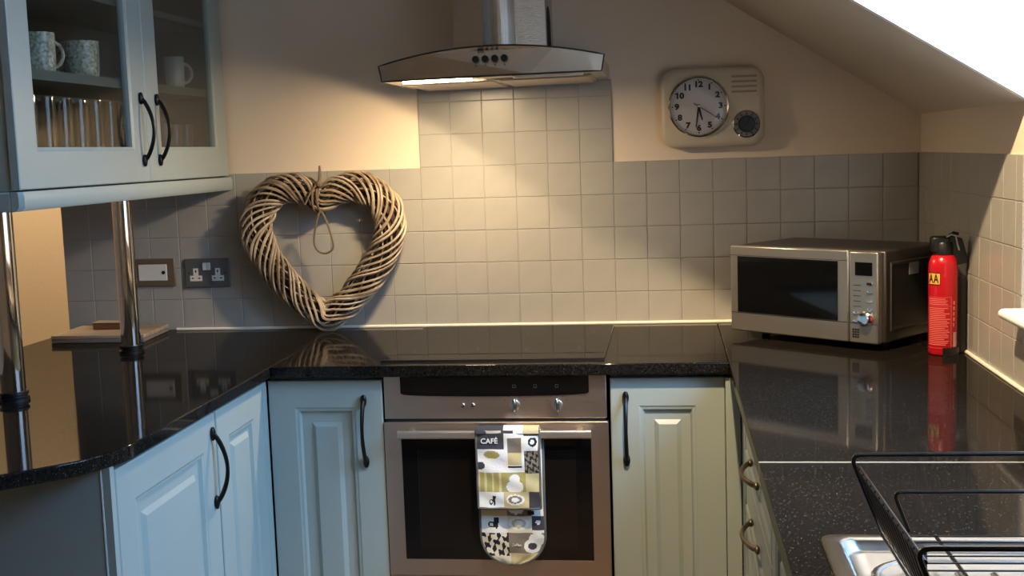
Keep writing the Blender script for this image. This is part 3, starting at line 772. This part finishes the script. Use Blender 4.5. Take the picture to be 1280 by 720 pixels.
# ------------------------------------------------------------------ wall clock with timer
ck = thing('wall_clock', 'cream retro kitchen wall clock with built-in timer dial', 'clock', (.9225, .0055, 1.5685))
bp_ = rrect(.314, .243, .047, 8)
def sc(p, f_): return [(x-math.copysign(min(f_, abs(x)), x), z-math.copysign(min(f_, abs(z)), z)) for x, z in p]
MB().loops([[(x, 0, z) for x, z in bp_], [(x, -.034, z) for x, z in bp_], [(x, -.040, z) for x, z in sc(bp_, .003)], [(x, -.0445, z) for x, z in sc(bp_, .009)], [(x, -.046, z) for x, z in sc(bp_, .018)]]).build('body', CLOCKB, ck, smooth=True)
fx, fz = -.0415, .0035; FR = .088
def ring(name, cx, cz, prof, m_, parent, n=48, y=-.046):
    ls = [[(cx+r_*math.cos(2*PI*k/n), y-d, cz+r_*math.sin(2*PI*k/n)) for k in range(n)] for r_, d in prof]
    return MB().loops(ls, False, False).build(name, m_, parent, smooth=True)
fc = MB().lathe([(FR, 0), (FR, .002)], 48).build('dial_face', CLOCKF, ck, (fx, -.046, fz), (R(90), 0, 0))
ring('chrome_bezel', fx, fz, [(FR+.005, 0), (FR+.0045, .009), (FR+.001, .012), (FR-.003, .009), (FR-.004, .002)], mat('bezel_chrome', (232, 226, 212), .16, 1.0), ck)
yy = -.0486
for k in range(12):
    a = R(30*(k+1))
    text_mesh(str(k+1), .0235, 'numeral', BLACKI, ck, (fx+.066*math.sin(a), yy, fz+.066*math.cos(a)), bold=.0013, sx=1.12)
for k in range(60):
    a = R(6*k); s_ = .0021 if k % 5 == 0 else .0009
    MB().box(-s_, s_, -.0004, .0004, -s_, s_).build('minute_mark', BLACKI, ck, (fx+.0795*math.sin(a), yy, fz+.0795*math.cos(a)), (0, a, 0))
def hand(name, ang, L, back, w_, m_, y):
    a = R(ang)
    return MB().loops([[(-w_, -.0003, -back), (w_, -.0003, -back), (w_*.6, -.0003, L), (-w_*.6, -.0003, L)], [(-w_, .0003, -back), (w_, .0003, -back), (w_*.6, .0003, L), (-w_*.6, .0003, L)]]).build(name, m_, ck, (fx, y, fz), (0, a, 0))
hand('hour_hand', 166, .043, .006, .0036, BLACKI, yy-.0012)
hand('minute_hand', 188, .064, .006, .0030, BLACKI, yy-.0022)
hand('alarm_hand', 123, .060, .018, .0024, GREYI, yy-.0032)
MB().lathe([(.004, 0), (.004, .0045), (.002, .0055)], 14).build('hand_boss', CHROME, ck, (fx, yy, fz), (R(90), 0, 0), smooth=True)
MB().lathe([((FR-.003)*math.cos(R(90*k/9)), .010+.012*math.sin(R(90*k/9))) for k in range(9)]+[(.001, .022)], 48, cap0=False).build('dome_glass', glass_mat('clock_glass', (250, 250, 250), .03, .02), ck, (fx, -.046, fz), (R(90), 0, 0), smooth=True)
tx, tz = .1015, -.0545
MB().lathe([(.0385, 0), (.0385, .004)], 36).build('timer_dial', GREYI, ck, (tx, -.046, tz), (R(90), 0, 0))
ring('timer_bezel', tx, tz, [(.042, 0), (.0415, .006), (.039, .008), (.0365, .0045)], MATS['bezel_chrome'], ck, 36)
MB().lathe([(.0255, 0), (.0255, .010), (.0235, .014), (.002, .015)], 28).build('timer_knob', BLACKP, ck, (tx, -.049, tz), (R(90), 0, 0), smooth=True)
MB().box(-.0022, .0022, -.004, .004, -.022, .022).build('timer_knob_grip', BLACKP, ck, (tx, -.066, tz), (0, R(30), 0), bevel=.001)
for k in range(12):
    a = R(30*k); MB().box(-.0022, .0022, -.0004, .0004, -.0028, .0028).build('timer_mark', BLACKP, ck, (tx+.031*math.sin(a), -.0504, tz+.031*math.cos(a)), (0, a, 0))
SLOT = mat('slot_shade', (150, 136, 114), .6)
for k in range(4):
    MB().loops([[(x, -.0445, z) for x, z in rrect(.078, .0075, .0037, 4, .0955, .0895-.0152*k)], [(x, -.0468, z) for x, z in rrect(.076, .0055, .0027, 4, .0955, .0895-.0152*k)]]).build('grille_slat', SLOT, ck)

# ------------------------------------------------------------------ sockets
s1 = thing('wall_outlet', 'bronze framed outlet plate with white insert beside the chrome pole', 'outlet', (-.911, 0, 1.095))
MB().box(-.0735, .0735, -.009, .0, -.046, .046).build('plate', SOCKB, s1, bevel=.0025)
MB().box(-.052, .047, -.0115, -.008, -.027, .027).build('insert', SOCKW, s1, bevel=.0015)
MB().lathe([(.0062, 0), (.0062, .0016)], 16).build('port', BLACKI, s1, (.035, -.0112, 0), (R(90), 0, 0))
s2 = thing('double_socket', 'grey metal double plug socket with white inserts on the tiles', 'socket', (-.7265, 0, 1.090))
MB().box(-.077, .077, -.009, 0, -.048, .048).build('plate', SOCKG, s2, bevel=.003)
for sx_ in (-.0385, .0365):
    k = MB()
    k.box(-.0085, .0085, -.0008, .0008, -.002, .022).box(-.0205, .0205, -.0008, .0008, -.020, -.002)
    ins = k.build('socket_insert', SOCKW, s2, (sx_, -.0095, -.006))
    MB().box(-.0022, .0022, -.0006, .0006, .008, .016).build('earth_slot', BLACKI, ins, (0, -.0006, 0))
    for p_ in (-.011, .011): MB().box(p_-.0032, p_+.0032, -.0006, .0006, -.0125, -.0085).build('pin_slot', BLACKI, ins, (0, -.0006, 0))
for sx_ in (-.0078, .0058):
    MB().box(sx_-.0058, sx_+.0068, -.013, -.008, .010, .034).build('rocker_switch', SOCKW, s2, bevel=.0015)
for sx_ in (-.062, .062): MB().lathe([(.003, 0), (.002, .0012)], 10).build('screw', DARKST, s2, (sx_, -.009, 0), (R(90), 0, 0))

# ------------------------------------------------------------------ chopping board and block
cb = thing('chopping_board', 'wooden chopping board lying in the corner of the peninsula', 'board', (-1.003, -.135, WT))
bpoly = [(-1.155, -.255), (-.850, -.248), (-.868, -.018), (-1.165, -.018)]
MB().prism([(x+1.003, y+.135) for x, y in bpoly], .012, .0245).build('top_board', WOODB, cb, bevel=.002)
MB().prism([(x+1.003, y+.135) for x, y in bpoly], .0002, .0115).build('lower_board', mat('board_wood_grey', (138, 122, 106), .6, noise=10, stretch=(1, 9, 9)), cb, bevel=.002)
wb = thing('wooden_block', 'small brown wooden block lying on the chopping board', 'block', (-1.012, -.105, WT+.0247))
MB().box(-.064, .064, -.026, .026, 0, .021).build('body', WOODD, wb, bevel=.002)
MB().box(-.066, .066, -.028, .028, .021, .0235).build('lid', WOODB, wb, bevel=.001)

# ------------------------------------------------------------------ willow heart
HX, HY = -.312, -.060
ht = thing('willow_heart', 'woven willow heart wreath leaning on the tiles', 'wreath', (HX, HY, WT))
half = [(0, 1.322, .036), (-.055, 1.352, .044), (-.115, 1.362, .047), (-.172, 1.338, .049), (-.212, 1.283, .050), (-.219, 1.215, .050), (-.190, 1.140, .049), (-.140, 1.070, .047), (-.083, 1.005, .045), (-.036, .969, .043), (0, .946, .046)]
ctl = half+[(-x, z, r_) for x, z, r_ in half[-2:0:-1]]
def cr(p0, p1, p2, p3, t):
    return tuple(.5*((2*b)+(-a+c_)*t+(2*a-5*b+4*c_-d)*t*t+(-a+3*b-3*c_+d)*t**3) for a, b, c_, d in zip(p0, p1, p2, p3))
N = len(ctl); cl = []
for i in range(N):
    for k in range(9): cl.append(cr(ctl[i-1], ctl[i], ctl[(i+1) % N], ctl[(i+2) % N], k/9))
M_ = len(cl)
arc = [0]
for i in range(M_): a, b = cl[i], cl[(i+1) % M_]; arc.append(arc[-1]+math.hypot(b[0]-a[0], b[1]-a[1]))
def frame(i):
    a, b = cl[i-1], cl[(i+1) % M_]; tx_, tz_ = b[0]-a[0], b[1]-a[1]; l = math.hypot(tx_, tz_)
    return (-tz_/l*-1, tx_/l*-1)     # outward normal for a loop that runs down the left side
def strand(turns, th0, fr, thick, wob, ph):
    pts = []
    for i in range(M_):
        x, z, r_ = cl[i]; nx, nz = frame(i); s_ = arc[i]/arc[-1]
        th = th0-2*PI*turns*s_; q_ = r_*fr*(1+wob*math.sin(2*PI*3*s_+ph))
        pts.append((x+q_*math.cos(th)*nx, -.82*q_*math.sin(th), z-WT+q_*math.cos(th)*nz))
    return MB().tube(pts, thick, 5, closed=True)
random.seed(11)
MB().tube([(x, 0, z-WT) for x, z, r_ in cl], [r_*.42 for x, z, r_ in cl], 8, closed=True).build('core', WICKERD, ht, smooth=True)
for k in range(12): strand(-2, 2*PI*k/12+random.uniform(-.15, .15), .74, .0030, .06, random.uniform(0, 6)).build('inner_strand', WICKERD if k % 2 else WICKER, ht, smooth=True)
for k in range(13): strand(4, 2*PI*k/13+random.uniform(-.13, .13), random.uniform(.92, 1.02), random.uniform(.0036, .0050), .05, random.uniform(0, 6)).build('strand', WICKER, ht, smooth=True)
# twine: wraps at the cleft, tail above and a hanging loop
tw = []
for k in range(60):
    a = 2*PI*k/20
    tw.append((-.008+.012*math.sin(a*.33)+.004*k/60, -.044*math.sin(a), 1.322-WT+.046*math.cos(a)))
MB().tube(tw, .0034, 6).build('twine_wrap', TWINE, ht, smooth=True)
MB().sphere((.004, -.030, 1.373-WT), .012, .012, .012).build('twine_knot', TWINE, ht, smooth=True)
MB().tube([(.004, -.03, 1.373-WT), (.008, -.028, 1.40-WT), (.007, -.026, 1.430-WT)], [.006, .0055, .003], 7).build('twine_tail', TWINE, ht, smooth=True)
MB().tube([(-.004, -.036, 1.37-WT), (-.022, -.045, 1.345-WT), (-.040, -.046, 1.31-WT)], .0030, 6).build('twine_end', TWINE, ht, smooth=True)
lpz = [(x*1.35-.004, y, z) for x, y, z in ((.012, -.046, 1.285), (.022, -.046, 1.255), (.030, -.040, 1.215), (.034, -.036, 1.178), (.027, -.034, 1.160), (.010, -.033, 1.153), (-.006, -.034, 1.164), (-.012, -.036, 1.190), (-.006, -.042, 1.235), (.004, -.046, 1.275))]
pp = []
for i in range(len(lpz)):
    for k in range(4):
        L_ = len(lpz); pp.append(cr(lpz[(i-1) % L_], lpz[i], lpz[(i+1) % L_], lpz[(i+2) % L_], k/4))
MB().tube([(x, y, z-WT) for x, y, z in pp], .0034, 6, closed=True).build('twine_loop', TWINE, ht, smooth=True)

# ------------------------------------------------------------------ sink
sk = thing('sink', 'stainless steel inset sink with drainer', 'sink', (1.2365, -2.527, WT))
def rl3(w_, h_, r_, z_, cx=0, cyy=0): return [(x, y, z_) for x, y in rrect(w_, h_, r_, 6, cx, cyy)]
SW, SH = .507, .850
MB().loops([rl3(SW, SH, .022, .0005), rl3(SW-.002, SH-.002, .022, .0030), rl3(SW-.010, SH-.010, .020, .0042), rl3(SW-.040, SH-.036, .024, .0040), rl3(SW-.050, SH-.046, .024, .0020), rl3(SW-.062, SH-.058, .026, -.0100), rl3(SW-.068, SH-.064, .026, -.0120)], False, True).build('drainer_tray', SINKS, sk, smooth=True)
MB().loops([rl3(.405, .36, .07, -.0118, 0, .185), rl3(.400, .355, .07, -.0095, 0, .185), rl3(.392, .347, .068, -.0095, 0, .185), rl3(.386, .341, .066, -.0118, 0, .185)], False, False).build('inner_rim', SINKS, sk, smooth=True)
for k in range(7):
    MB().loops([[(x, y, -.0118) for x, y in rrect(.010, .26, .0049, 4, -.135+.045*k, .185)], [(x, y, -.0088) for x, y in rrect(.005, .25, .0024, 4, -.135+.045*k, .185)]]).build('drainer_ridge', SINKS, sk, smooth=True)
MB().lathe([(.03, -.0118), (.03, -.010), (.022, -.010), (.002, -.0105)], 20, (0, -.24, 0)).build('waste', CHROME, sk, smooth=True)

# ------------------------------------------------------------------ dish rack
rk = thing('dish_rack', 'black wire dish drying rack standing on the sink drainer', 'dish rack', (1.26, -2.34, WT-.0118), (0, 0, R(1.4)))
def rw(x, y, z_): return (x-1.26, y+2.34, z_-WT+.0118)
def smooth_path(P, r_, n=5):
    out = [P[0]]
    for i in range(1, len(P)-1):
        a, b, c_ = (Vector(P[i-1]), Vector(P[i]), Vector(P[i+1])); d1 = (a-b).normalized(); d2 = (c_-b).normalized()
        p1 = b+d1*r_; p2 = b+d2*r_
        for k in range(n+1):
            t = k/n; out.append(tuple((1-t)**2*p1+2*t*(1-t)*b+t*t*p2))
    out.append(P[-1]); return out
RF, RN = -2.172, -2.545       # far and near end
def wire(name, P, r_, bend=0, n=7, parent=rk):
    P = [rw(*p) for p in P]
    if bend: P = smooth_path(P, bend)
    return MB().tube(P, r_, n).build(name, BLACKM, parent, smooth=True)
for ye, s_ in ((RF, 1), (RN, -1)):
    wire('end_loop', [(1.062, ye, .928), (1.020, ye+.004*s_, 1.036), (1.475, ye+.004*s_, 1.036), (1.440, ye, .928)], .0032, .016)
    wire('lower_loop', [(1.097, ye+.004*s_, .930), (1.077, ye+.006*s_, .984), (1.42, ye+.006*s_, .984), (1.40, ye+.004*s_, .930)], .0028, .012)
for sx_, bx_ in ((1.0305, 1.060), (1.468, 1.442)):
    wire('side_bar', [(sx_, RF, 1.020), (sx_, RN, 1.020)], .0030)
    wire('base_bar', [(bx_, RF, .928), (bx_, RN, .928)], .0020)
nw = 14
for k in range(nw):
    y = RF-.018-(RF-RN-.03)*k/(nw-1)
    wire('wire', [(1.0275, y, 1.0235), (1.060, y, .931), (1.442, y, .931), (1.472, y, 1.0235)], .0012, .010, 6)
for bx_ in (1.13, 1.37): wire('cross_bar', [(bx_, RF, .926), (bx_, RN, .926)], .0026)
for bx_ in (1.10, 1.40):
    for y in (RF-.04, RN+.04):
        MB().box(-.009, .009, -.011, .011, 0, .037).build('foot', BLACKP, rk, rw(bx_, y, WT-.0118), bevel=.003)
